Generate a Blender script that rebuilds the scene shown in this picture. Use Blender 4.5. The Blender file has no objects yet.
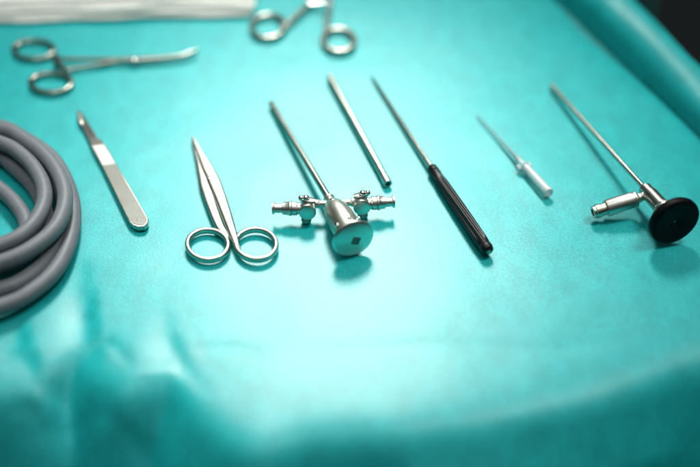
import bpy, math, random
import numpy as np
from mathutils import Vector as V, Matrix, noise

random.seed(4)
C = bpy.context.scene.collection
sc = bpy.context.scene
CM = 0.01

# ------------------------------------------------------------------ camera
EL = math.radians(42.0)
DIST = 0.555
FPX = 50 / 36 * 700
CAMLOC = V((0, -DIST * math.cos(EL), DIST * math.sin(EL)))
FWD = V((0, math.cos(EL), -math.sin(EL)))
UPV = V((0, math.sin(EL), math.cos(EL)))


def P(px, py, z=0.0):
    """survey point: where a spot measured in the photograph lies, z centimetres above the table (result in cm)"""
    d = FWD + V((1, 0, 0)) * ((px - 350) / FPX) + UPV * ((233.5 - py) / FPX)
    t = (z * CM - CAMLOC.z) / d.z
    return (CAMLOC + d * t) / CM


# ------------------------------------------------------------------ mesh helpers (all in cm)
class MB:
    def __init__(self):
        self.v = []
        self.f = []

    def grid_rings(self, rings, closed=False, cap0=True, cap1=True):
        n = len(rings[0])
        b = len(self.v)
        for r in rings:
            self.v += [V(p) for p in r]
        m = len(rings)
        for i in range(m if closed else m - 1):
            a = b + i * n
            c = b + ((i + 1) % m) * n
            for j in range(n):
                k = (j + 1) % n
                self.f.append((a + j, a + k, c + k, c + j))
        if not closed:
            if cap0:
                self.f.append(tuple(b + j for j in range(n))[::-1])
            if cap1:
                self.f.append(tuple(b + (m - 1) * n + j for j in range(n)))

    def lathe(self, prof, o, d, seg=40, mod=None):
        """prof: list of (s, r) along axis d from o"""
        o = V(o)
        d = V(d).normalized()
        x = d.cross(V((0, 0, 1)))
        if x.length < 1e-3:
            x = V((1, 0, 0))
        x.normalize()
        y = d.cross(x)
        rings = []
        for s, r in prof:
            r = max(r, 0.002)
            ring = []
            for k in range(seg):
                a = 2 * math.pi * k / seg
                rr = r * (mod(s, a) if mod else 1)
                ring.append(o + d * s + (x * math.cos(a) + y * math.sin(a)) * rr)
            rings.append(ring)
        self.grid_rings(rings)

    def tube(self, path, rad, seg=20, cap=True):
        path = [V(p) for p in path]
        n = len(path)
        rad = rad if isinstance(rad, (list, tuple)) else [rad] * n
        up = V((0, 0, 1))
        rings = []
        prev = None
        for i in range(n):
            t = (path[min(i + 1, n - 1)] - path[max(i - 1, 0)]).normalized()
            if prev is None:
                x = t.cross(up)
                if x.length < 1e-3:
                    x = t.cross(V((1, 0, 0)))
            else:
                x = prev - t * prev.dot(t)
            x.normalize()
            prev = x
            y = t.cross(x)
            rings.append([path[i] + (x * math.cos(2 * math.pi * k / seg) + y * math.sin(2 * math.pi * k / seg)) * rad[i] for k in range(seg)])
        self.grid_rings(rings, cap0=cap, cap1=cap)

    def bar(self, path, hw, ht, seg=20, closed=False, power=2.6):
        """flat bar swept along a path; hw half width in plan, ht half thickness in height"""
        path = [V(p) for p in path]
        n = len(path)
        hw = hw if isinstance(hw, (list, tuple)) else [hw] * n
        ht = ht if isinstance(ht, (list, tuple)) else [ht] * n
        rings = []
        for i in range(n):
            if closed:
                t = path[(i + 1) % n] - path[i - 1]
            else:
                t = path[min(i + 1, n - 1)] - path[max(i - 1, 0)]
            t.normalize()
            x = t.cross(V((0, 0, 1))).normalized()
            y = x.cross(t)
            ring = []
            for k in range(seg):
                a = 2 * math.pi * k / seg
                ca, sa = math.cos(a), math.sin(a)
                u = math.copysign(abs(ca) ** (2 / power), ca)
                w = math.copysign(abs(sa) ** (2 / power), sa)
                ring.append(path[i] + x * u * hw[i] + y * w * ht[i])
            rings.append(ring)
        self.grid_rings(rings, closed=closed)

    def plate(self, outline, z0, z1, bev=0.03, ztop=None):
        """extruded outline (list of xy), both rims chamfered. ztop(x, y) may change the top"""
        pts = [V((p[0], p[1], 0)) for p in outline]
        n = len(pts)
        area = sum(pts[i].x * pts[(i + 1) % n].y - pts[(i + 1) % n].x * pts[i].y for i in range(n))
        if area < 0:
            pts.reverse()

        def inset(b):
            out = []
            for i in range(n):
                e1 = (pts[i] - pts[i - 1]).normalized()
                e2 = (pts[(i + 1) % n] - pts[i]).normalized()
                nn = V((-e1.y - e2.y, e1.x + e2.x, 0))
                nn.normalize()
                out.append(pts[i] + nn * b)
            return out
        ins = inset(bev)
        zt = ztop or (lambda x, y: z1)
        rings = [[V((p.x, p.y, z0)) for p in ins], [V((p.x, p.y, z0 + bev)) for p in pts],
                 [V((p.x, p.y, max(z0 + bev * 1.1, zt(p.x, p.y) - bev))) for p in pts], [V((p.x, p.y, zt(p.x, p.y))) for p in ins]]
        self.grid_rings(rings)

    def ball(self, c, r, seg=16):
        prof = [(-r * math.cos(math.pi * i / 10), r * math.sin(math.pi * i / 10)) for i in range(11)]
        self.lathe(prof, c, (0, 0, 1), seg)

    def box(self, c, ax, ay, az):
        c, ax, ay, az = V(c), V(ax), V(ay), V(az)
        r = []
        for s in (-1, 1):
            r.append([c + az * s - ax - ay, c + az * s + ax - ay, c + az * s + ax + ay, c + az * s - ax + ay])
        self.grid_rings(r)


def smooth_path(pts, n=12, closed=False):
    pts = [V(p) for p in pts]
    m = len(pts)
    out = []
    for i in range(m if closed else m - 1):
        if closed:
            p0, p1, p2, p3 = pts[i - 1], pts[i], pts[(i + 1) % m], pts[(i + 2) % m]
        else:
            p0, p1, p2, p3 = pts[max(i - 1, 0)], pts[i], pts[i + 1], pts[min(i + 2, m - 1)]
        for k in range(n):
            t = k / n
            out.append(0.5 * ((2 * p1) + (p2 - p0) * t + (2 * p0 - 5 * p1 + 4 * p2 - p3) * t * t + (3 * p1 - p0 - 3 * p2 + p3) * t ** 3))
    if not closed:
        out.append(pts[-1])
    return out


def lerp_list(keys, n):
    """keys: values spread evenly -> n samples"""
    out = []
    for i in range(n):
        t = i / (n - 1) * (len(keys) - 1)
        k = min(int(t), len(keys) - 2)
        out.append(keys[k] + (keys[k + 1] - keys[k]) * (t - k))
    return out


def obj(name, mb, mat, parent=None, smooth=35):
    off = V((0, 0, 0))
    q = parent
    while q is not None:
        off += V(q.location)
        q = q.parent
    me = bpy.data.meshes.new(name)
    me.from_pydata([tuple(p * CM - off) for p in mb.v], [], mb.f)
    me.update()
    import bmesh
    bm = bmesh.new()
    bm.from_mesh(me)
    bmesh.ops.recalc_face_normals(bm, faces=bm.faces)
    bm.to_mesh(me)
    bm.free()
    for p in me.polygons:
        p.use_smooth = True
    me.set_sharp_from_angle(angle=math.radians(smooth))
    o = bpy.data.objects.new(name, me)
    me.materials.append(mat)
    C.objects.link(o)
    if parent:
        o.parent = parent
    return o


def thing(name, label, cat, loc, group=None):
    o = bpy.data.objects.new(name, None)
    o.empty_display_size = 0.01
    o.location = V(loc) * CM
    C.objects.link(o)
    o['label'] = label
    o['category'] = cat
    if group:
        o['group'] = group
    return o


# ------------------------------------------------------------------ materials
def new_mat(name):
    m = bpy.data.materials.new(name)
    m.use_nodes = True
    nt = m.node_tree
    b = nt.nodes['Principled BSDF']
    return m, nt, b


def noise_node(nt, scale, detail=3, coord='Object', stretch=None):
    tc = nt.nodes.new('ShaderNodeTexCoord')
    n = nt.nodes.new('ShaderNodeTexNoise')
    n.inputs['Scale'].default_value = scale
    n.inputs['Detail'].default_value = detail
    if stretch:
        mp = nt.nodes.new('ShaderNodeMapping')
        mp.inputs['Scale'].default_value = stretch
        mp.inputs['Rotation'].default_value = (0, 0, 0.3)
        nt.links.new(tc.outputs[coord], mp.inputs['Vector'])
        nt.links.new(mp.outputs['Vector'], n.inputs['Vector'])
    else:
        nt.links.new(tc.outputs[coord], n.inputs['Vector'])
    return n


def ramp(nt, src, stops):
    r = nt.nodes.new('ShaderNodeValToRGB')
    e = r.color_ramp.elements
    e[0].position, e[0].color = stops[0][0], (*stops[0][1], 1)
    e[1].position, e[1].color = stops[1][0], (*stops[1][1], 1)
    for p, c in stops[2:]:
        k = e.new(p)
        k.color = (*c, 1)
    nt.links.new(src, r.inputs['Fac'])
    return r


def metal(name, col, rough, var=0.03, bump=0.02, scale=260):
    m, nt, b = new_mat(name)
    b.inputs['Metallic'].default_value = 1
    n = noise_node(nt, scale, 4)
    c = ramp(nt, n.outputs['Fac'], [(0.3, tuple(x * 0.9 for x in col)), (0.7, col)])
    nt.links.new(c.outputs['Color'], b.inputs['Base Color'])
    n2 = noise_node(nt, scale * 0.35, 3)
    mr = nt.nodes.new('ShaderNodeMapRange')
    mr.inputs['From Min'].default_value = 0.3
    mr.inputs['From Max'].default_value = 0.7
    mr.inputs['To Min'].default_value = max(0.03, rough - var)
    mr.inputs['To Max'].default_value = rough + var
    nt.links.new(n2.outputs['Fac'], mr.inputs['Value'])
    nt.links.new(mr.outputs['Result'], b.inputs['Roughness'])
    n3 = noise_node(nt, 2500, 2)
    bp = nt.nodes.new('ShaderNodeBump')
    bp.inputs['Strength'].default_value = bump
    bp.inputs['Distance'].default_value = 0.0002
    nt.links.new(n3.outputs['Fac'], bp.inputs['Height'])
    nt.links.new(bp.outputs['Normal'], b.inputs['Normal'])
    return m


def plastic(name, col, rough, spec=0.5, bump=0.05, nscale=600, trans=0.0, colvar=0.85):
    m, nt, b = new_mat(name)
    n = noise_node(nt, nscale, 4)
    c = ramp(nt, n.outputs['Fac'], [(0.3, tuple(x * colvar for x in col)), (0.7, col)])
    nt.links.new(c.outputs['Color'], b.inputs['Base Color'])
    b.inputs['Roughness'].default_value = rough
    b.inputs['Specular IOR Level'].default_value = spec
    b.inputs['Transmission Weight'].default_value = trans
    bp = nt.nodes.new('ShaderNodeBump')
    bp.inputs['Strength'].default_value = bump
    bp.inputs['Distance'].default_value = 0.0003
    nt.links.new(n.outputs['Fac'], bp.inputs['Height'])
    nt.links.new(bp.outputs['Normal'], b.inputs['Normal'])
    return m


def drape_material():
    m, nt, b = new_mat('turquoise_nonwoven')
    fine = noise_node(nt, 850, 5, stretch=(1, 1.7, 1))
    mid = noise_node(nt, 60, 4, stretch=(1.6, 1, 1))
    mx = nt.nodes.new('ShaderNodeMath')
    mx.operation = 'MULTIPLY_ADD'
    mx.inputs[1].default_value = 0.28
    nt.links.new(mid.outputs['Fac'], mx.inputs[0])
    sc2 = nt.nodes.new('ShaderNodeMath')
    sc2.operation = 'MULTIPLY'
    sc2.inputs[1].default_value = 0.72
    nt.links.new(fine.outputs['Fac'], sc2.inputs[0])
    nt.links.new(sc2.outputs[0], mx.inputs[2])
    c = ramp(nt, mx.outputs[0], [(0.42, (0.003, 0.325, 0.332)), (0.58, (0.008, 0.46, 0.468))])
    nt.links.new(c.outputs['Color'], b.inputs['Base Color'])
    b.inputs['Roughness'].default_value = 0.4
    b.inputs['Specular IOR Level'].default_value = 0.5
    b.inputs['Sheen Weight'].default_value = 0.0
    b.inputs['Sheen Roughness'].default_value = 0.5
    bp = nt.nodes.new('ShaderNodeBump')
    bp.inputs['Strength'].default_value = 0.24
    bp.inputs['Distance'].default_value = 0.0006
    nt.links.new(mx.outputs[0], bp.inputs['Height'])
    nt.links.new(bp.outputs['Normal'], b.inputs['Normal'])
    return m


STEEL = metal('satin_steel', (0.47, 0.49, 0.435), 0.30)
STEEL_BRIGHT = metal('polished_steel', (0.78, 0.77, 0.74), 0.13, var=0.04, bump=0.02)
STEEL_BEAD = metal('matt_steel', (0.15, 0.16, 0.142), 0.5, bump=0.15)
STEEL_PALE = metal('pale_steel', (0.60, 0.615, 0.565), 0.34)
STEEL_CLAMP = metal('clamp_steel', (0.34, 0.35, 0.305), 0.24)  # darker steel tone for the two clamps
STEEL_SATIN = metal('satin_body_steel', (0.62, 0.64, 0.57), 0.38)
STEEL_DARK = metal('dark_steel', (0.32, 0.33, 0.30), 0.24)
BRASS = metal('brassy_steel', (0.62, 0.58, 0.47), 0.26)
BLACK = plastic('black_plastic', (0.005, 0.006, 0.007), 0.42, spec=0.3, bump=0.03)
BLACK_MATT = plastic('black_eyecup', (0.003, 0.003, 0.004), 0.5, spec=0.12, bump=0.03)
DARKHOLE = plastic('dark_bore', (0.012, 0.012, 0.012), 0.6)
HOSE = plastic('grey_silicone', (0.155, 0.18, 0.2), 0.52, spec=0.45, bump=0.06, nscale=300)
CLEAR = plastic('frosted_plastic', (0.90, 0.96, 0.96), 0.2, trans=0.7, colvar=0.97)
NEEDLE_SHEATH = plastic('clear_catheter', (0.35, 0.50, 0.50), 0.25, trans=0.45)
WHITE = plastic('white_plastic', (0.86, 0.90, 0.90), 0.25, trans=0.5, colvar=0.97)
GLASS = plastic('eyepiece_glass', (0.02, 0.02, 0.025), 0.05, spec=0.8, bump=0.0)
DRAPE = drape_material()


def gauze_material():
    m, nt, b = new_mat('white_gauze')
    n = noise_node(nt, 300, 5)
    c = ramp(nt, n.outputs['Fac'], [(0.3, (0.84, 0.86, 0.80)), (0.7, (0.92, 0.93, 0.88))])
    nt.links.new(c.outputs['Color'], b.inputs['Base Color'])
    b.inputs['Roughness'].default_value = 0.9
    bp = nt.nodes.new('ShaderNodeBump')
    bp.inputs['Strength'].default_value = 0.5
    bp.inputs['Distance'].default_value = 0.0008
    nt.links.new(n.outputs['Fac'], bp.inputs['Height'])
    nt.links.new(bp.outputs['Normal'], b.inputs['Normal'])
    return m


GAUZE = gauze_material()

# ------------------------------------------------------------------ the drape over the table
EDGE_PX = [(0, 384), (25, 377), (52, 361), (75, 352), (92, 370), (120, 386), (150, 381), (170, 379), (185, 394), (200, 411), (235, 439), (260, 447), (285, 441), (305, 435), (350, 432), (400, 429), (500, 416), (600, 396), (700, 362)]
EDGE = [P(a, b) for a, b in EDGE_PX]
EX = [-60, -30] + [p.x for p in EDGE] + [40, 60]
EY = [-13, -12] + [p.y for p in EDGE] + [-1.6, 4]
R0, R1 = P(560, 0), P(700, 130)
RD = (R1 - R0).normalized()
RN = V((-RD.y, RD.x, 0))
if RN.x < 0:
    RN = -RN


def softplus(d, w):
    return 0.5 * (d + np.sqrt(d * d + w * w))


def seg_dist(X, Y, a, b):
    dx, dy = b.x - a.x, b.y - a.y
    L = dx * dx + dy * dy
    t = np.clip(((X - a.x) * dx + (Y - a.y) * dy) / L, 0, 1)
    return np.hypot(X - a.x - t * dx, Y - a.y - t * dy), t


# creases and puckers: (photo polyline, width cm, height cm, fade at ends)
CREASES = [
    ([(88, 280), (92, 310), (95, 343)], 0.55, -0.17, 2),
    ([(174, 326), (181, 346), (197, 370)], 0.45, -0.11, 2),
    ([(14, 312), (27, 343), (37, 380)], 0.8, -0.24, 2),
    ([(80, 353), (92, 345), (105, 338), (114, 344), (128, 360)], 0.3, -0.10, 1),
    ([(128, 374), (168, 369), (196, 398)], 0.8, 0.14, 1),
    ([(5, 398), (20, 392), (34, 398)], 0.6, -0.15, 1),
    ([(8, 412), (40, 404), (84, 395)], 0.9, -0.15, 1),
    ([(66, 420), (120, 402), (150, 412)], 1.3, 0.2, 1),
    ([(100, 398), (130, 414), (150, 440)], 0.5, -0.18, 1),
    ([(20, 432), (60, 424), (95, 440)], 0.9, 0.2, 1),
    ([(90, 455), (160, 440), (215, 462)], 1.2, 0.3, 1),
    ([(188, 347), (230, 345), (262, 349)], 0.4, -0.06, 1),
    ([(95, 300), (92, 320), (97, 335)], 0.5, -0.06, 2),
    ([(420, 462), (520, 449), (620, 438), (690, 415)], 1.3, 0.85, 0),
    ([(520, 425), (620, 405), (700, 380)], 1.2, -0.12, 0),
    ([(290, 350), (420, 342), (560, 346), (690, 322)], 0.7, -0.05, 1),
    ([(20, 236), (110, 262), (170, 268)], 1.6, 0.05, 1),
]


def drape_height(X, Y):
    W = np.zeros_like(X)
    W2 = np.zeros_like(X)
    pts = np.stack([X.ravel(), Y.ravel()], 1)
    for i, (x, y) in enumerate(pts):
        W.flat[i] = noise.noise(V((x * 0.11, y * 0.11, 3.1)))
        W2.flat[i] = noise.noise(V((x * 0.33 + 9, y * 0.30, 7.7)))
    line = smooth_path([V((x, y, 0)) for x, y in zip(EX, EY)], 5)
    dist = np.full_like(X, 1e9)
    for a_, b_ in zip(line[:-1], line[1:]):
        dist = np.minimum(dist, seg_dist(X, Y, a_, b_)[0])
    ey = np.interp(X, [q.x for q in line], [q.y for q in line])
    d1 = np.where(ey > Y, dist, -dist)
    k_ = np.array([0.25, 0.5, 0.25])
    for _ in range(4):
        d1[1:-1] = k_[0] * d1[:-2] + k_[1] * d1[1:-1] + k_[2] * d1[2:]
        d1[:, 1:-1] = k_[0] * d1[:, :-2] + k_[1] * d1[:, 1:-1] + k_[2] * d1[:, 2:]
    d2 = (X - R0.x) * RN.x + (Y - R0.y) * RN.y + 0.25 * np.sin(Y * 0.35)
    rim = np.clip(1.02 - 0.019 * (27 - Y), 0.5, 1.1)      # the raised rim gets lower towards the front
    out = np.clip(softplus(d1, 1.0), 0, 6) + np.clip(softplus(d2, 1.0), 0, 6)
    Z = W * 0.06 + W2 * 0.02
    Z += (W * 0.5 + W2 * 0.35) * np.clip(softplus(d1, 0.6) / 4, 0, 1) * 0.9
    Z += (W * 1.3 + W2 * 0.9) * np.clip(softplus(d2, 0.6) / 5, 0, 1) * 0.8
    Z -= (1.15 + 0.4 * np.clip((X + 4) / 8, 0, 1)) * softplus(d1 - 0.1, 0.75 + 0.35 * np.clip((X + 3) / 14, 0, 1)) + 1.2 * softplus(d1 - 6.5, 1.5)
    Z += 2.0 * softplus(d2, 0.04) - 0.8 * softplus(d2 - 1.3 * rim, 0.6) - 1.2 * softplus(d2 - 2.0 * rim, 0.8) - 3.0 * softplus(d2 - 3.4 * rim, 0.8)
    for pl, w, h, fade in CREASES:
        q = [P(a, b) for a, b in pl]
        best = np.zeros_like(X)
        n = len(q) - 1
        for i in range(n):
            d, t = seg_dist(X, Y, q[i], q[i + 1])
            s = (i + t) / n
            f = np.sin(np.pi * (0.12 + 0.76 * s)) if fade else 1.0
            if fade == 2:      # one-sided pucker: drops sharply, climbs back slowly to the left
                sx = (X - q[i].x) * (q[i + 1].y - q[i].y) - (Y - q[i].y) * (q[i + 1].x - q[i].x)
                sd = np.where(sx > 0, d, 0) / w
                best = np.maximum(best, sd * np.exp(1 - sd) * f * np.exp(-(np.where(sx > 0, 0, d) / 0.2) ** 2))
            else:
                best = np.maximum(best, np.exp(0.2 - np.sqrt((d / w * 1.2) ** 2 + 0.04)) * f)
        for _ in range(3 if fade == 2 else 1):
            best[1:-1] = 0.25 * best[:-2] + 0.5 * best[1:-1] + 0.25 * best[2:]
            best[:, 1:-1] = 0.25 * best[:, :-2] + 0.5 * best[:, 1:-1] + 0.25 * best[:, 2:]
        Z += best * h
    # far and left rims
    Z -= 3.0 * softplus(Y - 46, 1.0) + 3.0 * softplus(-44 - X, 1.0)
    return np.maximum(Z, -34 + 0.4 * W)


def build_drape():
    xs = np.concatenate([np.arange(-50, -28, 0.6), np.arange(-28, 36, 0.17), np.arange(36, 44, 0.5)])
    ys = np.concatenate([np.arange(-34, -20, 0.4), np.arange(-20, 30, 0.17), np.arange(30, 56, 0.6)])
    X, Y = np.meshgrid(xs, ys)
    Z = drape_height(X, Y)
    dl = (X - R0.x) * RN.x + (Y - R0.y) * RN.y
    roll = 0.8 * np.sin(np.pi * np.clip(dl / 2.2, 0, 1))      # the raised rim is a soft roll that leans over the table
    X, Y = X - RN.x * roll, Y - RN.y * roll
    co = np.stack([X, Y, Z], -1).reshape(-1, 3) * CM
    ny, nx = X.shape
    idx = np.arange(ny * nx).reshape(ny, nx)
    f = np.stack([idx[:-1, :-1], idx[:-1, 1:], idx[1:, 1:], idx[1:, :-1]], -1).reshape(-1, 4)
    me = bpy.data.meshes.new('surgical_drape')
    me.from_pydata(co.tolist(), [], f.tolist())
    me.update()
    for p in me.polygons:
        p.use_smooth = True
    me.materials.append(DRAPE)
    o = bpy.data.objects.new('surgical_drape', me)
    C.objects.link(o)
    o['label'] = 'turquoise surgical drape spread over the table, wrinkled where it falls over the edge'
    o['category'] = 'drape'
    return o


build_drape()

# dark floor far below the table
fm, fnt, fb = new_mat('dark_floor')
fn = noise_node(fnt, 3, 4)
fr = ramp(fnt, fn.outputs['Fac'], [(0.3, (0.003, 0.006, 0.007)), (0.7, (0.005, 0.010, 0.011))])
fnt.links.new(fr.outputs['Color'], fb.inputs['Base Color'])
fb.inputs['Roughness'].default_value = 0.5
m = MB()
m.v = [V((-600, -600, -85)), V((600, -600, -85)), V((600, 600, -85)), V((-600, 600, -85))]
m.f = [(0, 1, 2, 3)]
fl = obj('floor', m, fm)
fl['kind'] = 'structure'


# ------------------------------------------------------------------ ring-handled instruments
def px_path(pts, z, n=8):
    """pts: photo points (x, y) or (x, y, z)"""
    return smooth_path([P(p[0], p[1], p[2] if len(p) > 2 else z) for p in pts], n)


def ellipse_px(cx, cy, rx, ry, z, n=56, tilt=0.0, half=None):
    out = []
    ct, st = math.cos(tilt), math.sin(tilt)
    for k in range(n):
        a = 2 * math.pi * k / n
        u, w = rx * math.cos(a), ry * math.sin(a)
        out.append(P(cx + u * ct - w * st, cy + u * st + w * ct, z))
    return out


def ring_part(cx, cy, rx, ry, z, hw, ht, parent, mat, tilt=0.0):
    mb = MB()
    mb.bar(ellipse_px(cx, cy, rx, ry, z, tilt=tilt), hw, ht, seg=16, closed=True, power=3.2)
    return obj('finger_ring', mb, mat, parent)


# ---- scissors in the foreground
def z2p(zx, zy):
    return (170 + zx / 3.333, 130 + zy / 3.333)


t = thing('surgical_scissors', 'steel scissors with closed pointed blades and two round finger rings, between scalpel and trocar sheath', 'scissors', P(208, 185))
lower, upper = MB(), MB()
pl = px_path([z2p(*q) for q in [(73, 26), (88, 70), (105, 125), (118, 185), (138, 250), (164, 318), (183, 348)]] + [z2p(190, 366) + (0.2,), z2p(192, 384) + (0.17,)], 0.24)
lower.bar(pl, lerp_list([0.04, 0.16, 0.29, 0.35, 0.31, 0.27, 0.22, 0.17, 0.10], len(pl)), lerp_list([0.05, 0.09, 0.12, 0.13, 0.14, 0.14, 0.14, 0.13, 0.12], len(pl)), power=3.2)
a = obj('lower_blade', lower, STEEL, t)
ring_part(*z2p(126, 384), 20.3, 14.9, 0.2, 0.14, 0.19, a, STEEL, tilt=0.05)
pu = px_path([z2p(*q) for q in [(76, 23), (97, 68), (122, 120), (147, 172), (172, 236), (196, 305), (208, 340)]] + [z2p(216, 364) + (0.34,), z2p(223, 388) + (0.27,), z2p(232, 403) + (0.26,)], 0.42)
upper.bar(pu, lerp_list([0.04, 0.16, 0.32, 0.38, 0.34, 0.28, 0.24, 0.21, 0.16, 0.10], len(pu)), lerp_list([0.05, 0.08, 0.11, 0.13, 0.14, 0.14, 0.14, 0.14, 0.13, 0.11], len(pu)), power=3.2)
a = obj('upper_blade', upper, STEEL, t)
ring_part(*z2p(287, 382), 20.2, 15.0, 0.24, 0.14, 0.19, a, STEEL, tilt=0.06)
s = MB()
c = P(*z2p(132, 160), 0.53)
s.lathe([(0, 0.16), (0.03, 0.16), (0.055, 0.13), (0.06, 0.0)], c, (0, 0, 1), 24)
obj('pivot_screw', s, STEEL_BRIGHT, t)


# ---- curved clamp at the back left
def h2p(zx, zy):
    return (zx / 3.333, 30 + zy / 3.333)


t = thing('curved_clamp', 'slim steel artery clamp with curved jaw tip lying sideways in front of the white gauze', 'clamp', P(100, 60))
mb = MB()
p1 = px_path([h2p(*q) for q in [(182, 84), (206, 96), (300, 97), (380, 99), (450, 98), (520, 95), (590, 89), (628, 80), (657, 66)]], 0.34)
mb.bar(p1, lerp_list([0.12, 0.13, 0.12, 0.15, 0.26, 0.19, 0.15, 0.12, 0.07], len(p1)), 0.15, power=2.8)
a = obj('clamp_arm', mb, STEEL_CLAMP, t)
ring_part(*h2p(113, 67), 20.3, 9.2, 0.2, 0.17, 0.17, a, STEEL_CLAMP)
mb = MB()
p2 = px_path([h2p(*q) for q in [(216, 150), (236, 133), (310, 120), (380, 107), (450, 100), (520, 99), (590, 93), (628, 84), (655, 71)]], 0.22)
mb.bar(p2, lerp_list([0.12, 0.13, 0.12, 0.15, 0.24, 0.18, 0.14, 0.11, 0.06], len(p2)), 0.14, power=2.8)
a = obj('clamp_arm', mb, STEEL_CLAMP, t)
ring_part(*h2p(170, 177), 20.5, 9.6, 0.2, 0.17, 0.17, a, STEEL_CLAMP)
mb = MB()
mb.bar(px_path([h2p(185, 92), h2p(188, 108), h2p(196, 122)], 0.3), 0.2, 0.1)
mb.bar(px_path([h2p(228, 142), h2p(212, 128), h2p(200, 112)], 0.42), 0.18, 0.08)
for i in range(4):
    q = P(*h2p(190 + i * 4, 104 + i * 6), 0.44)
    mb.box(q, (0.16, 0, 0), (0, 0.04, 0), (0, 0, 0.08))
obj('ratchet', mb, STEEL_DARK, t)
mb = MB()
mb.lathe([(0, 0.17), (0.05, 0.17), (0.09, 0.12), (0.1, 0)], P(*h2p(448, 99), 0.49), (0, 0, 1), 20)
obj('pivot_screw', mb, STEEL_BRIGHT, t)


# ---- clamp cut off by the top of the picture
def c2p(zx, zy):
    return (235 + zx / 5, zy / 5)


t = thing('ring_handled_clamp', 'steel clamp with open finger rings pointing at the viewer, beside the gauze stack', 'clamp', P(320, 10))
mb = MB()
pt = [P(*c2p(240, 150), 0.25), P(*c2p(275, 108), 0.3), P(*c2p(385, 5), 0.35)]
A = pt[2]
pv = P(*c2p(470, -110), 0.4)
tip = pv + (pv - (P(*c2p(385, 5)) + P(*c2p(475, 10))) * 0.5).normalized() * 3.6
tip.z = 0.3
pa = smooth_path(pt + [pv, tip + V((0.25, 0, 0))], 10)
mb.bar(pa, lerp_list([0.15, 0.18, 0.2, 0.28, 0.1], len(pa)), 0.16, power=2.8)
a = obj('clamp_arm', mb, STEEL_CLAMP, t)
ring_part(*c2p(165, 134), 16.2, 11.6, 0.22, 0.2, 0.2, a, STEEL_CLAMP, tilt=-0.1)
mb = MB()
pb = smooth_path([P(*c2p(452, 172), 0.25), P(*c2p(456, 140), 0.25), P(*c2p(474, 10), 0.3), pv + V((0, 0, -0.2)), tip], 10)
mb.bar(pb, lerp_list([0.15, 0.18, 0.2, 0.28, 0.1], len(pb)), 0.15, power=2.8)
a = obj('clamp_arm', mb, STEEL_CLAMP, t)
ring_part(*c2p(519, 203), 15.6, 11.2, 0.22, 0.2, 0.2, a, STEEL_CLAMP, tilt=0.05)
mb = MB()
mb.bar(px_path([c2p(370, 14), c2p(405, 12), c2p(440, 14)], 0.42), 0.22, 0.1)
mb.bar(px_path([c2p(480, 16), c2p(450, 12), c2p(415, 10)], 0.58), 0.2, 0.09)
for i in range(4):
    mb.box(P(*c2p(440 + i * 9, 10), 0.66), (0.05, 0, 0), (0, 0.18, 0), (0, 0, 0.06))
obj('ratchet', mb, STEEL_BRIGHT, t)
mb = MB()
mb.lathe([(0, 0.2), (0.06, 0.2), (0.1, 0.13), (0.11, 0)], pv + V((0, 0, 0.16)), (0, 0, 1), 20)
obj('pivot_screw', mb, STEEL_BRIGHT, t)


# ------------------------------------------------------------------ scalpel
def s2p(zx, zy):
    return (60 + zx / 3.11, 90 + zy / 3.11)


def flat(pts, z=0.0):
    return [P(*s2p(*q), z) for q in pts]


t = thing('scalpel', 'flat steel scalpel with a small hooked blade, next to the grey hose', 'scalpel', P(110, 175))
left = [(97, 172), (118, 212), (130, 234), (158, 292), (186, 350), (206, 392), (216, 410), (228, 421), (243, 426)]
right = [(262, 424), (272, 415), (275, 402), (268, 386), (240, 338), (205, 278), (172, 224), (152, 188), (138, 167)]
mb = MB()
mb.plate(flat(left + right, 0.32), 0.0, 0.32, 0.035)
h = obj('handle', mb, STEEL, t, 25)
mb = MB()     # matt grip panel
mb.plate(flat([(132, 236), (158, 289), (186, 347), (206, 389), (217, 406), (229, 416), (243, 420), (259, 419), (268, 411), (270, 402), (263, 387), (236, 340), (201, 280), (173, 228)], 0.335), 0.30, 0.335, 0.02)
obj('grip_panel', mb, STEEL_BEAD, h, 25)
mb = MB()
mb.plate(flat([(101, 174), (120, 211), (132, 231), (168, 223), (150, 191), (136, 170)], 0.335), 0.30, 0.332, 0.02)
obj('bare_panel', mb, STEEL_PALE, h, 25)
mb = MB()
c = P(*s2p(243, 404), 0.34)
mb.lathe([(0, 0.07), (0.012, 0.06), (0.014, 0)], c, (0, 0, 1), 16)
obj('rivet', mb, STEEL_DARK, h)
mb = MB()
mb.plate(flat([(96, 171), (91, 158), (97, 152), (108, 148), (128, 152), (137, 166)], 0.28), 0.05, 0.27, 0.03)
obj('neck', mb, STEEL_DARK, t, 25)
mb = MB()
mb.plate(flat([(56, 57), (53, 75), (55, 94), (63, 108), (72, 118), (80, 134), (92, 158), (104, 160), (120, 156), (112, 140), (98, 116), (78, 86), (66, 68)], 0.26), 0.19, 0.245, 0.02,)
bl = obj('blade', mb, STEEL_DARK, t, 25)
mb = MB()
mb.plate(flat([(76, 103), (82, 102), (102, 134), (108, 146), (99, 148), (88, 128)], 0.252), 0.235, 0.252, 0.004)
obj('slot', mb, DARKHOLE, bl)
mb = MB()
mb.plate(flat([(57, 60), (55, 76), (57, 93), (65, 105), (70, 104), (66, 90), (64, 76)], 0.25), 0.235, 0.2495, 0.01)
obj('cutting_edge', mb, STEEL, bl)


# ------------------------------------------------------------------ coiled hose
t = thing('coiled_hose', 'thick grey silicone hose lying in several loops at the left', 'hose', P(0, 215))
R = 0.45


def loop(pts, back, zb):
    """visible arc from the photo (x, y, z) then the hidden far side (cm)"""
    return [P(*q) for q in pts] + [V((x, y, zb)) for x, y in back]


path = []


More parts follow.
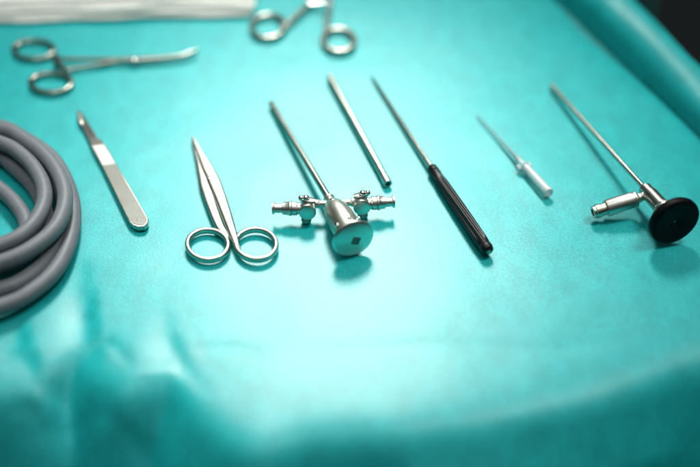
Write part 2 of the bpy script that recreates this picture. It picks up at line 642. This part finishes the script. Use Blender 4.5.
def round_back(pts, zb):
    """visible arc, then the rest of the loop carried round the circle through its first, middle and last points"""
    vis = [P(*q) for q in pts]
    a, b, c = vis[0], vis[len(vis) // 2], vis[-1]
    dd = 2 * (a.x * (b.y - c.y) + b.x * (c.y - a.y) + c.x * (a.y - b.y))
    A2, B2, C2 = a.x ** 2 + a.y ** 2, b.x ** 2 + b.y ** 2, c.x ** 2 + c.y ** 2
    ux = (A2 * (b.y - c.y) + B2 * (c.y - a.y) + C2 * (a.y - b.y)) / dd
    uy = (A2 * (c.x - b.x) + B2 * (a.x - c.x) + C2 * (b.x - a.x)) / dd
    r = math.hypot(a.x - ux, a.y - uy)
    t0 = math.atan2(c.y - uy, c.x - ux)
    t1 = math.atan2(a.y - uy, a.x - ux)
    while t0 < t1:
        t0 += 2 * math.pi
    sweep = 2 * math.pi - (t1 - t0) % (2 * math.pi)
    n = 7
    out = list(vis)
    for i in range(1, n):
        t = t0 - sweep * i / n
        out.append(V((ux + r * math.cos(t), uy + r * math.sin(t), zb)))
    return out


path += round_back([(-4, 186, .56), (14, 202, .54), (26, 222, .54), (24, 240, .54), (10, 256, .54)], .56)
path += round_back([(-6, 157, .56), (16, 169, .54), (36, 190, .54), (46, 216, .54), (42, 240, .54), (22, 258, .54), (-4, 268, .54)], .56)
path += round_back([(-8, 134, .56), (24, 144, .55), (50, 168, .52), (63, 200, .52), (62, 230, .52), (47, 260, .52), (22, 281, .52), (-4, 291, .52)], .6)
path += round_back([(-8, 126, .6), (24, 138, .6), (54, 160, .56), (71, 196, .52), (72, 231, .52), (58, 267, .52), (30, 293, .52), (-4, 308, .52)], 1.0)
path += round_back([(-6, 128, 1.5), (26, 141, 1.56), (52, 164, 1.58), (65, 194, 1.6), (58, 224, 1.6), (34, 247, 1.6), (0, 263, 1.6)], 1.65)
path += round_back([(-6, 141, 1.64), (24, 157, 1.6), (42, 182, 1.6), (43, 207, 1.6), (26, 232, 1.62), (-4, 247, 1.62)], 1.7)
hp = smooth_path(path, 14)
mb = MB()
mb.tube(hp, R, 22)
obj('hose', mb, HOSE, t, 60)


# ------------------------------------------------------------------ trocar sheath with two stopcocks
TIP = P(271, 103, 0.20)
CAP = P(354, 240, 1.17)
AX = (TIP - CAP).normalized()     # from the cap back towards the tip
LEN = (TIP - CAP).length
t = thing('trocar_sheath', 'shiny steel trocar sheath with round cap and two side stopcocks, in the middle', 'trocar sheath', P(345, 225))
mb = MB()
mb.lathe([(3.6, 0.21), (LEN - 0.02, 0.20), (LEN, 0.18)], CAP, AX, 28)
sh = obj('shaft', mb, STEEL, t)
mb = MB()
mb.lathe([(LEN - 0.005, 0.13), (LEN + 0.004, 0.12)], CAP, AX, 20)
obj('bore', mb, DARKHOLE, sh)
mb = MB()
mb.lathe([(0.30, 0.55), (0.32, 0.84), (0.40, 0.88), (0.62, 0.88), (0.66, 0.80), (0.9, 0.80), (1.3, 0.82), (2.3, 0.78), (2.9, 0.70), (3.35, 0.54), (3.6, 0.42), (3.62, 0.30), (3.95, 0.28), (4.0, 0.33), (4.15, 0.33), (4.2, 0.22), (4.4, 0.17)], CAP, AX, 56)
bd = obj('body', mb, STEEL_SATIN, t, 28)
side = AX.cross(V((0, 0, 1))).normalized()
if side.x > 0:
    side = -side
upx = side.cross(AX)
if upx.z < 0:
    upx = -upx
mb = MB()
for (s_, sd, uu, r_) in [(1.0, 0.62, 0.52, 0.13), (0.95, -0.1, 0.86, 0.10), (3.2, 0.12, 0.50, 0.12), (1.2, -0.72, 0.40, 0.11)]:
    o_ = CAP + AX * s_ + side * sd + upx * uu
    dd = (side * sd + upx * uu).normalized()
    b_ = MB()
    b_.lathe([(-0.2, r_), (0.06, r_), (0.10, r_ * 0.8), (0.12, 0)], o_, dd, 18)
    obj('locking_stud', b_, STEEL_BRIGHT, bd)
mb = MB()
mb.lathe([(-0.10, 0.0), (-0.09, 0.3), (-0.06, 0.6), (-0.005, 0.86), (0.04, 1.04), (0.085, 1.16), (0.14, 1.2), (0.20, 1.2), (0.26, 1.15), (0.29, 1.0), (0.30, 0.5)], CAP, AX, 72)
cp = obj('cap', mb, STEEL_PALE, t, 50)
mb = MB()
q = CAP - AX * 0.10 - upx * 0.02 - side * 0.08
w1 = (side * 0.85 + upx * 0.35).normalized()
w2 = (upx * 0.85 - side * 0.35).normalized()
for (c1, l1, l2) in [(w2 * 0.19, 0.23, 0.035), (-w2 * 0.19, 0.23, 0.035)]:
    mb.box(q + c1, w1 * l1, w2 * l2, AX * 0.03)
for c1 in (w1 * 0.19, -w1 * 0.19):
    mb.box(q + c1, w1 * 0.035, w2 * 0.153, AX * 0.028)
obj('socket_frame', mb, STEEL_BEAD, cp)
mb = MB()
mb.box(q, w1 * 0.154, w2 * 0.154, AX * 0.016)
obj('socket', mb, STEEL_BEAD, cp)


def stopcock(body_px, plug_px, end_px, z, parent):
    """one side arm: valve with lever, outlet and hose connector"""
    b0, pc, e = P(*body_px, z), P(*plug_px, z), P(*end_px, z)
    d = (e - pc).normalized()
    L = (e - pc).length
    mb = MB()
    mb.lathe([(0, 0.20), ((pc - b0).length * 0.45, 0.20), ((pc - b0).length * 0.5, 0.26), ((pc - b0).length, 0.26)], b0, d, 28)
    mb.lathe([(0.0, 0.34), (0.55, 0.34), (0.60, 0.40), (0.86, 0.41), (0.88, 0.37), (0.92, 0.44), (1.0, 0.44), (1.06, 0.40), (L * 0.70, 0.365), (L * 0.72, 0.28), (L - 0.14, 0.28), (L - 0.10, 0.36), (L, 0.36), (L + 0.005, 0.24)], pc, d, 40)
    arm = obj('stopcock', mb, STEEL_PALE, parent, 28)
    n = V((0.05, -0.985, 0.17)).normalized()
    mb = MB()
    mb.lathe([(-0.46, 0.34), (-0.44, 0.45), (0.36, 0.50), (0.43, 0.49), (0.465, 0.45), (0.475, 0.42), (0.485, 0)], pc, n, 40)
    obj('valve_plug', mb, STEEL_PALE, arm, 40)
    mb = MB()
    mb.lathe([(0.2, 0.27), (0.62, 0.27), (0.66, 0.30), (0.84, 0.30), (0.86, 0.22)], pc, (d * 0.1 + V((0, -0.1, -1))), 24)
    obj('outlet', mb, STEEL_DARK, arm, 28)
    mb = MB()
    top = pc + V((0, 0.12, 0.52))
    mb.bar([top - d * 0.46 + V((0, 0, -0.04)), top - d * 0.2, top + d * 0.1 + V((0, 0, 0.05)), top + d * 0.38 + V((0, 0, 0.16))], [0.15, 0.24, 0.22, 0.16], 0.10, power=3)
    mb.lathe([(0, 0.16), (0.34, 0.16)], top - V((0, 0.02, 0.3)), (0, 0, 1), 20)
    lv = obj('lever', mb, STEEL_DARK, arm, 28)
    for k, r_ in ((0.06, 0.20), (0.34, 0.17)):
        mb = MB()
        mb.ball(top + d * k + V((0, 0, 0.17)), r_, 20)
        obj('knob', mb, STEEL_BRIGHT, lv)


def t2p(zx, zy):
    return (260 + zx / 4.667, 180 + zy / 4.667)


stopcock(t2p(330, 112), t2p(221, 134), t2p(58, 131), 0.9, t)
stopcock(t2p(380, 108), t2p(474, 112), t2p(627, 101), 0.9, t)


# ------------------------------------------------------------------ loose hollow tube
def axis_frame(a, b):
    d = (b - a)
    return d.normalized(), d.length


A, B = P(329.5, 77, 0.25), P(388, 184, 0.25)
d, L = axis_frame(A, B)
t = thing('steel_tube', 'short hollow steel cannula with open pale end, lying loose behind the trocar sheath', 'tube', P(358, 130))
mb = MB()
mb.lathe([(0.0, 0.14), (0.005, 0.22), (0.03, 0.245), (L - 0.6, 0.245), (L - 0.59, 0.18)], A, d, 32)
obj('barrel', mb, STEEL, t, 28)
mb = MB()
mb.lathe([(L - 0.64, 0.20), (L - 0.63, 0.272), (L - 0.03, 0.278), (L, 0.26), (L, 0.19), (L - 0.4, 0.165)], A, d, 32)
co = obj('end_collar', mb, STEEL_PALE, t, 28)
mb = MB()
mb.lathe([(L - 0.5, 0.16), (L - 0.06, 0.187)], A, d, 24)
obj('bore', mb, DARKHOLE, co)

# ------------------------------------------------------------------ obturator with black fluted handle
A, B, E_ = P(370, 74, 0.08), P(432, 168, 0.34), P(489, 252, 0.40)
t = thing('obturator', 'long thin steel pin with a black fluted handle, lying right of the loose tube', 'surgical pin', P(440, 180))
d, L = axis_frame(A, B)
mb = MB()
mb.lathe([(0, 0.01), (0.5, 0.06), (1.6, 0.10), (L + 0.3, 0.16)], A, d, 24)
obj('shaft', mb, STEEL_DARK, t)
d2, L2 = axis_frame(B, E_)


def flutes(s, a_):
    k = min(max((s - 1.0) / 0.5, 0), 1) * min(max((L2 - 0.7 - s) / 0.4, 0), 1)
    return 1 + 0.12 * k * math.cos(7 * a_ + s * 0.35)


prof = [(-0.05, 0.18), (-0.04, 0.27), (0.02, 0.31), (0.12, 0.31), (0.16, 0.27), (0.22, 0.27), (0.26, 0.32), (0.38, 0.32), (0.42, 0.28), (0.48, 0.28), (0.54, 0.33), (0.66, 0.33), (0.74, 0.30)]
prof += [(1.0 + (L2 - 1.7) * i / 40, 0.31 + 0.055 * math.sin(math.pi * min(1, i / 34) * 0.5)) for i in range(41)]
prof += [(L2 - 0.62, 0.32), (L2 - 0.56, 0.32), (L2 - 0.5, 0.37), (L2 - 0.3, 0.37), (L2 - 0.12, 0.33), (L2 - 0.03, 0.22), (L2, 0.0)]
mb = MB()
mb.lathe(prof, B, d2, 84, flutes)
hd = obj('handle', mb, BLACK, t, 40)
mb = MB()
mb.lathe([(L2 - 0.10, 0.14), (L2 - 0.01, 0.14), (L2 + 0.02, 0.11), (L2 + 0.025, 0)], B, d2, 20)
obj('end_plug', mb, STEEL_DARK, hd)

# ------------------------------------------------------------------ needle with white hub
A, B, E_ = P(476, 114, 0.06), P(517, 158, 0.26), P(549, 193, 0.30)
d, L = axis_frame(A, B)
d2, L2 = axis_frame(B, E_)
t = thing('cannula_needle', 'thin needle with a frosted hub and white cap, alone between pin and endoscope', 'needle', P(520, 160))
mb = MB()
mb.lathe([(0, 0.01), (0.3, 0.045), (L * 0.55, 0.07), (L * 0.8, 0.10), (L + 0.2, 0.13)], A, d, 20)
obj('needle', mb, NEEDLE_SHEATH, t)
mb = MB()
mb.lathe([(0.0, 0.12), (0.05, 0.19), (0.75, 0.22), (0.8, 0.28), (0.95, 0.29), (1.0, 0.24), (1.5, 0.25)], B, d2, 30)
hb = obj('hub', mb, CLEAR, t, 28)
sd = d2.cross(V((0, 0, 1))).normalized()
for s_ in (-1, 1):
    mb = MB()
    c_ = B + d2 * 0.85 + sd * 0.33 * s_
    mb.box(c_, d2 * 0.2, sd * 0.12, V((0, 0, 0.05)))
    obj('wing', mb, CLEAR, hb)
mb = MB()
mb.lathe([(1.1, 0.2), (1.12, 0.25), (1.3, 0.26), (L2 - 0.25, 0.285), (L2 - 0.23, 0.305), (L2 - 0.04, 0.305), (L2, 0.285), (L2, 0.2), (L2 - 0.3, 0.19)], B, d2, 32,
         lambda s, a_: 1 + (0.03 * math.cos(12 * a_) if 1.4 < s < L2 - 0.3 else 0))
obj('hub_cap', mb, WHITE, t, 28)

# ------------------------------------------------------------------ endoscope
TIP = P(551, 85, 0.16)
EYE = P(676, 223, 1.50)
AX = (TIP - EYE).normalized()
LEN = (TIP - EYE).length
t = thing('endoscope', 'rigid endoscope with long thin shaft, steel light post and black cone eyepiece, at the right', 'endoscope', P(655, 205))
mb = MB()
mb.lathe([(3.2, 0.155), (LEN - 0.02, 0.145), (LEN, 0.13)], EYE, AX, 26)
obj('shaft', mb, STEEL, t)
mb = MB()
mb.lathe([(1.35, 0.5), (1.40, 0.56), (1.52, 0.56), (1.56, 0.50), (1.62, 0.46), (2.9, 0.45), (2.95, 0.40), (3.45, 0.40), (3.55, 0.34), (3.62, 0.22), (3.75, 0.17)], EYE, AX, 44)
bd = obj('body', mb, STEEL, t, 28)
mb = MB()
mb.lathe([(1.12, 0.5), (1.16, 0.64), (1.30, 0.66), (1.36, 0.62), (1.44, 0.60), (1.48, 0.55)], EYE, AX, 44)
obj('collar', mb, STEEL_PALE, bd, 28)
mb = MB()
mb.lathe([(0.16, 0.0), (0.16, 0.22), (0.12, 0.24), (0.10, 0.34), (0.05, 0.80), (-0.01, 1.22), (0.0, 1.36), (0.05, 1.44), (0.14, 1.47), (0.36, 1.47), (0.48, 1.41), (0.60, 1.18), (0.76, 0.98), (0.95, 0.82), (1.1, 0.68), (1.16, 0.5)], EYE, AX, 72)
ey = obj('eyepiece', mb, BLACK_MATT, t, 45)
mb = MB()
mb.lathe([(0.17, 0.09), (0.15, 0.09), (0.145, 0.06), (0.14, 0.0)], EYE, AX, 24)
obj('lens', mb, GLASS, ey)


def e2p(zx, zy):
    return (580 + zx / 5.19, 165 + zy / 5.19)


B0, B1, B2 = P(*e2p(372, 150), 1.18), P(*e2p(296, 180), 0.92), P(*e2p(66, 247), 0.46)
d, L = axis_frame(B0, B2)
mb = MB()
mb.lathe([(0.0, 0.24), (0.62, 0.24), (0.70, 0.29), (0.82, 0.29), (0.86, 0.22), (1.0, 0.22)], B0, d, 30)
mb.ball(B0 + d * 0.55 + V((0, 0, 0.02)), 0.27, 20)
po = obj('light_post', mb, STEEL_PALE, t, 28)
mb = MB()
mb.lathe([(0.92, 0.25), (0.94, 0.44), (1.0, 0.48), (1.1, 0.48), (1.13, 0.43), (1.2, 0.43), (1.23, 0.48), (L - 0.86, 0.50), (L - 0.80, 0.47), (L - 0.78, 0.3)], B0, d, 40)
obj('post_sleeve', mb, STEEL_PALE, po, 28)
mb = MB()
mb.lathe([(L - 0.85, 0.25), (L - 0.82, 0.37), (L - 0.45, 0.37), (L - 0.42, 0.41), (L - 0.20, 0.41), (L - 0.17, 0.36), (L - 0.03, 0.36), (L, 0.34), (L, 0.22), (L - 0.2, 0.21)], B0, d, 36)
cn = obj('post_connector', mb, BRASS, po, 28)
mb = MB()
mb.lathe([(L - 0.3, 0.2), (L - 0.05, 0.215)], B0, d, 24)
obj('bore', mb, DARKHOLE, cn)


# ------------------------------------------------------------------ stack of folded gauze
t = thing('folded_gauze_stack', 'stack of folded white gauze cloths at the back left corner', 'gauze', P(100, 10))
f0, f1 = P(-60, 25), P(252, 17)
fd = (f1 - f0).normalized()
fnrm = V((-fd.y, fd.x, 0))
LG = (f1 - f0).length
for k in range(5):
    mb = MB()
    z0, th = (0.04, 0.30, 0.62, 0.86, 1.16)[k], 0.30
    rings = []
    nx = 90
    back = 9.0
    for i in range(nx + 1):
        u = i / nx * (LG - 0.15 * k * (k % 2) + 0.1 * (k % 3))
        w = 0.20 * noise.noise(V((u * 0.22, k * 5.3, 0))) + 0.06 * noise.noise(V((u * 1.1, k * 3.3, 2)))
        dz = 0.22 * noise.noise(V((u * 0.17, k * 0.5, 8))) * (k / 4) - (0.10 * k / 5) * max(0, (u - LG + 1.2) / 1.2) ** 2
        fr = (0.0, 0.22, 0.30, 0.72, 0.95)[k] + w * 1.6
        sec = [(back, 0), (fr + 0.45, -0.02), (fr + 0.12, 0.03), (fr, 0.12), (fr + 0.01, 0.18), (fr + 0.1, 0.25), (fr + 0.3, 0.29), (back, 0.295)]
        e = 1.0
        if i == nx:
            e = 0.5
        ring = []
        for yv, zv in sec:
            zz = z0 + dz + (zv - 0.15) * e + 0.15
            ring.append(f0 + fd * u + fnrm * yv + V((0, 0, zz)))
        rings.append(ring)
    mb.grid_rings(rings)
    obj('folded_cloth', mb, GAUZE, t, 60)

# ------------------------------------------------------------------ metal stand in the dark behind the table
t = thing('metal_stand', 'blurred pale metal stand pole in the dark beyond the table corner', 'stand', (35.8, 63, -85))
mb = MB()
mb.lathe([(0, 1.1), (80, 1.1), (82, 0.9)], (35.8, 63, -80), (0, 0, 1), 24)
obj('pole', mb, STEEL_PALE, t)
mb = MB()
mb.lathe([(0, 16), (1.5, 16), (3.5, 8), (5, 2)], (35.8, 63, -84.9), (0, 0, 1), 40)
obj('base', mb, STEEL_DARK, t)

# ------------------------------------------------------------------ light
w = bpy.data.worlds.new('World')
sc.world = w
w.use_nodes = True
nt = w.node_tree
bg = nt.nodes['Background']
tc = nt.nodes.new('ShaderNodeTexCoord')
sp = nt.nodes.new('ShaderNodeSeparateXYZ')
nt.links.new(tc.outputs['Generated'], sp.inputs[0])
r = ramp(nt, sp.outputs['Z'], [(0.0, (0.015, 0.02, 0.022)), (1.0, (1.0, 1.0, 0.97)), (0.5, (0.015, 0.018, 0.018)), (0.85, (0.25, 0.26, 0.25))])
nt.links.new(r.outputs['Color'], bg.inputs['Color'])
bg.inputs['Strength'].default_value = 1.25


def aim(o, tgt):
    o.rotation_euler = (V(tgt) - o.location).to_track_quat('-Z', 'Y').to_euler()


def spot(name, loc, tgt, watts, angle, blend, radius, col):
    l = bpy.data.lights.new(name, 'SPOT')
    l.energy = watts
    l.spot_size = math.radians(angle)
    l.spot_blend = blend
    l.shadow_soft_size = radius
    l.color = col
    o = bpy.data.objects.new(name, l)
    o.location = loc
    C.objects.link(o)
    aim(o, tgt)
    return o


spot('operating_lamp', (0.52, 0.14, 1.2), (0.05, 0.105, 0), 52, 28.5, 1.0, 0.2, (1.0, 0.97, 0.92))
spot('second_operating_lamp', (-0.03, 0.81, 0.90), (-0.035, 0.02, 0), 172, 20.8, 1.0, 0.22, (1.0, 0.97, 0.93))
spot('gauze_fill', (-0.26, 0.06, 1.0), (-0.19, 0.29, 0), 21, 42, 1.0, 0.25, (1.0, 0.98, 0.95))  # added soft fill that brightens the gauze stack, no known lamp there

# ------------------------------------------------------------------ camera and render settings
cam = bpy.data.cameras.new('camera')
co = bpy.data.objects.new('camera', cam)
C.objects.link(co)
co.location = CAMLOC
co.rotation_euler = (math.pi / 2 - EL, 0, 0)
cam.lens = 50
cam.sensor_width = 36
cam.clip_start = 0.01
cam.clip_end = 50
cam.dof.use_dof = True
fp = P(330, 222, 0.4) * CM
cam.dof.focus_distance = (fp - CAMLOC).dot(FWD)
cam.dof.aperture_fstop = 2.0
sc.camera = co
sc.view_settings.view_transform = 'Standard'
sc.view_settings.look = 'None'
sc.view_settings.exposure = 0.0
sc.view_settings.gamma = 1.0
sc.cycles.use_denoising = True
sc.cycles.max_bounces = 8
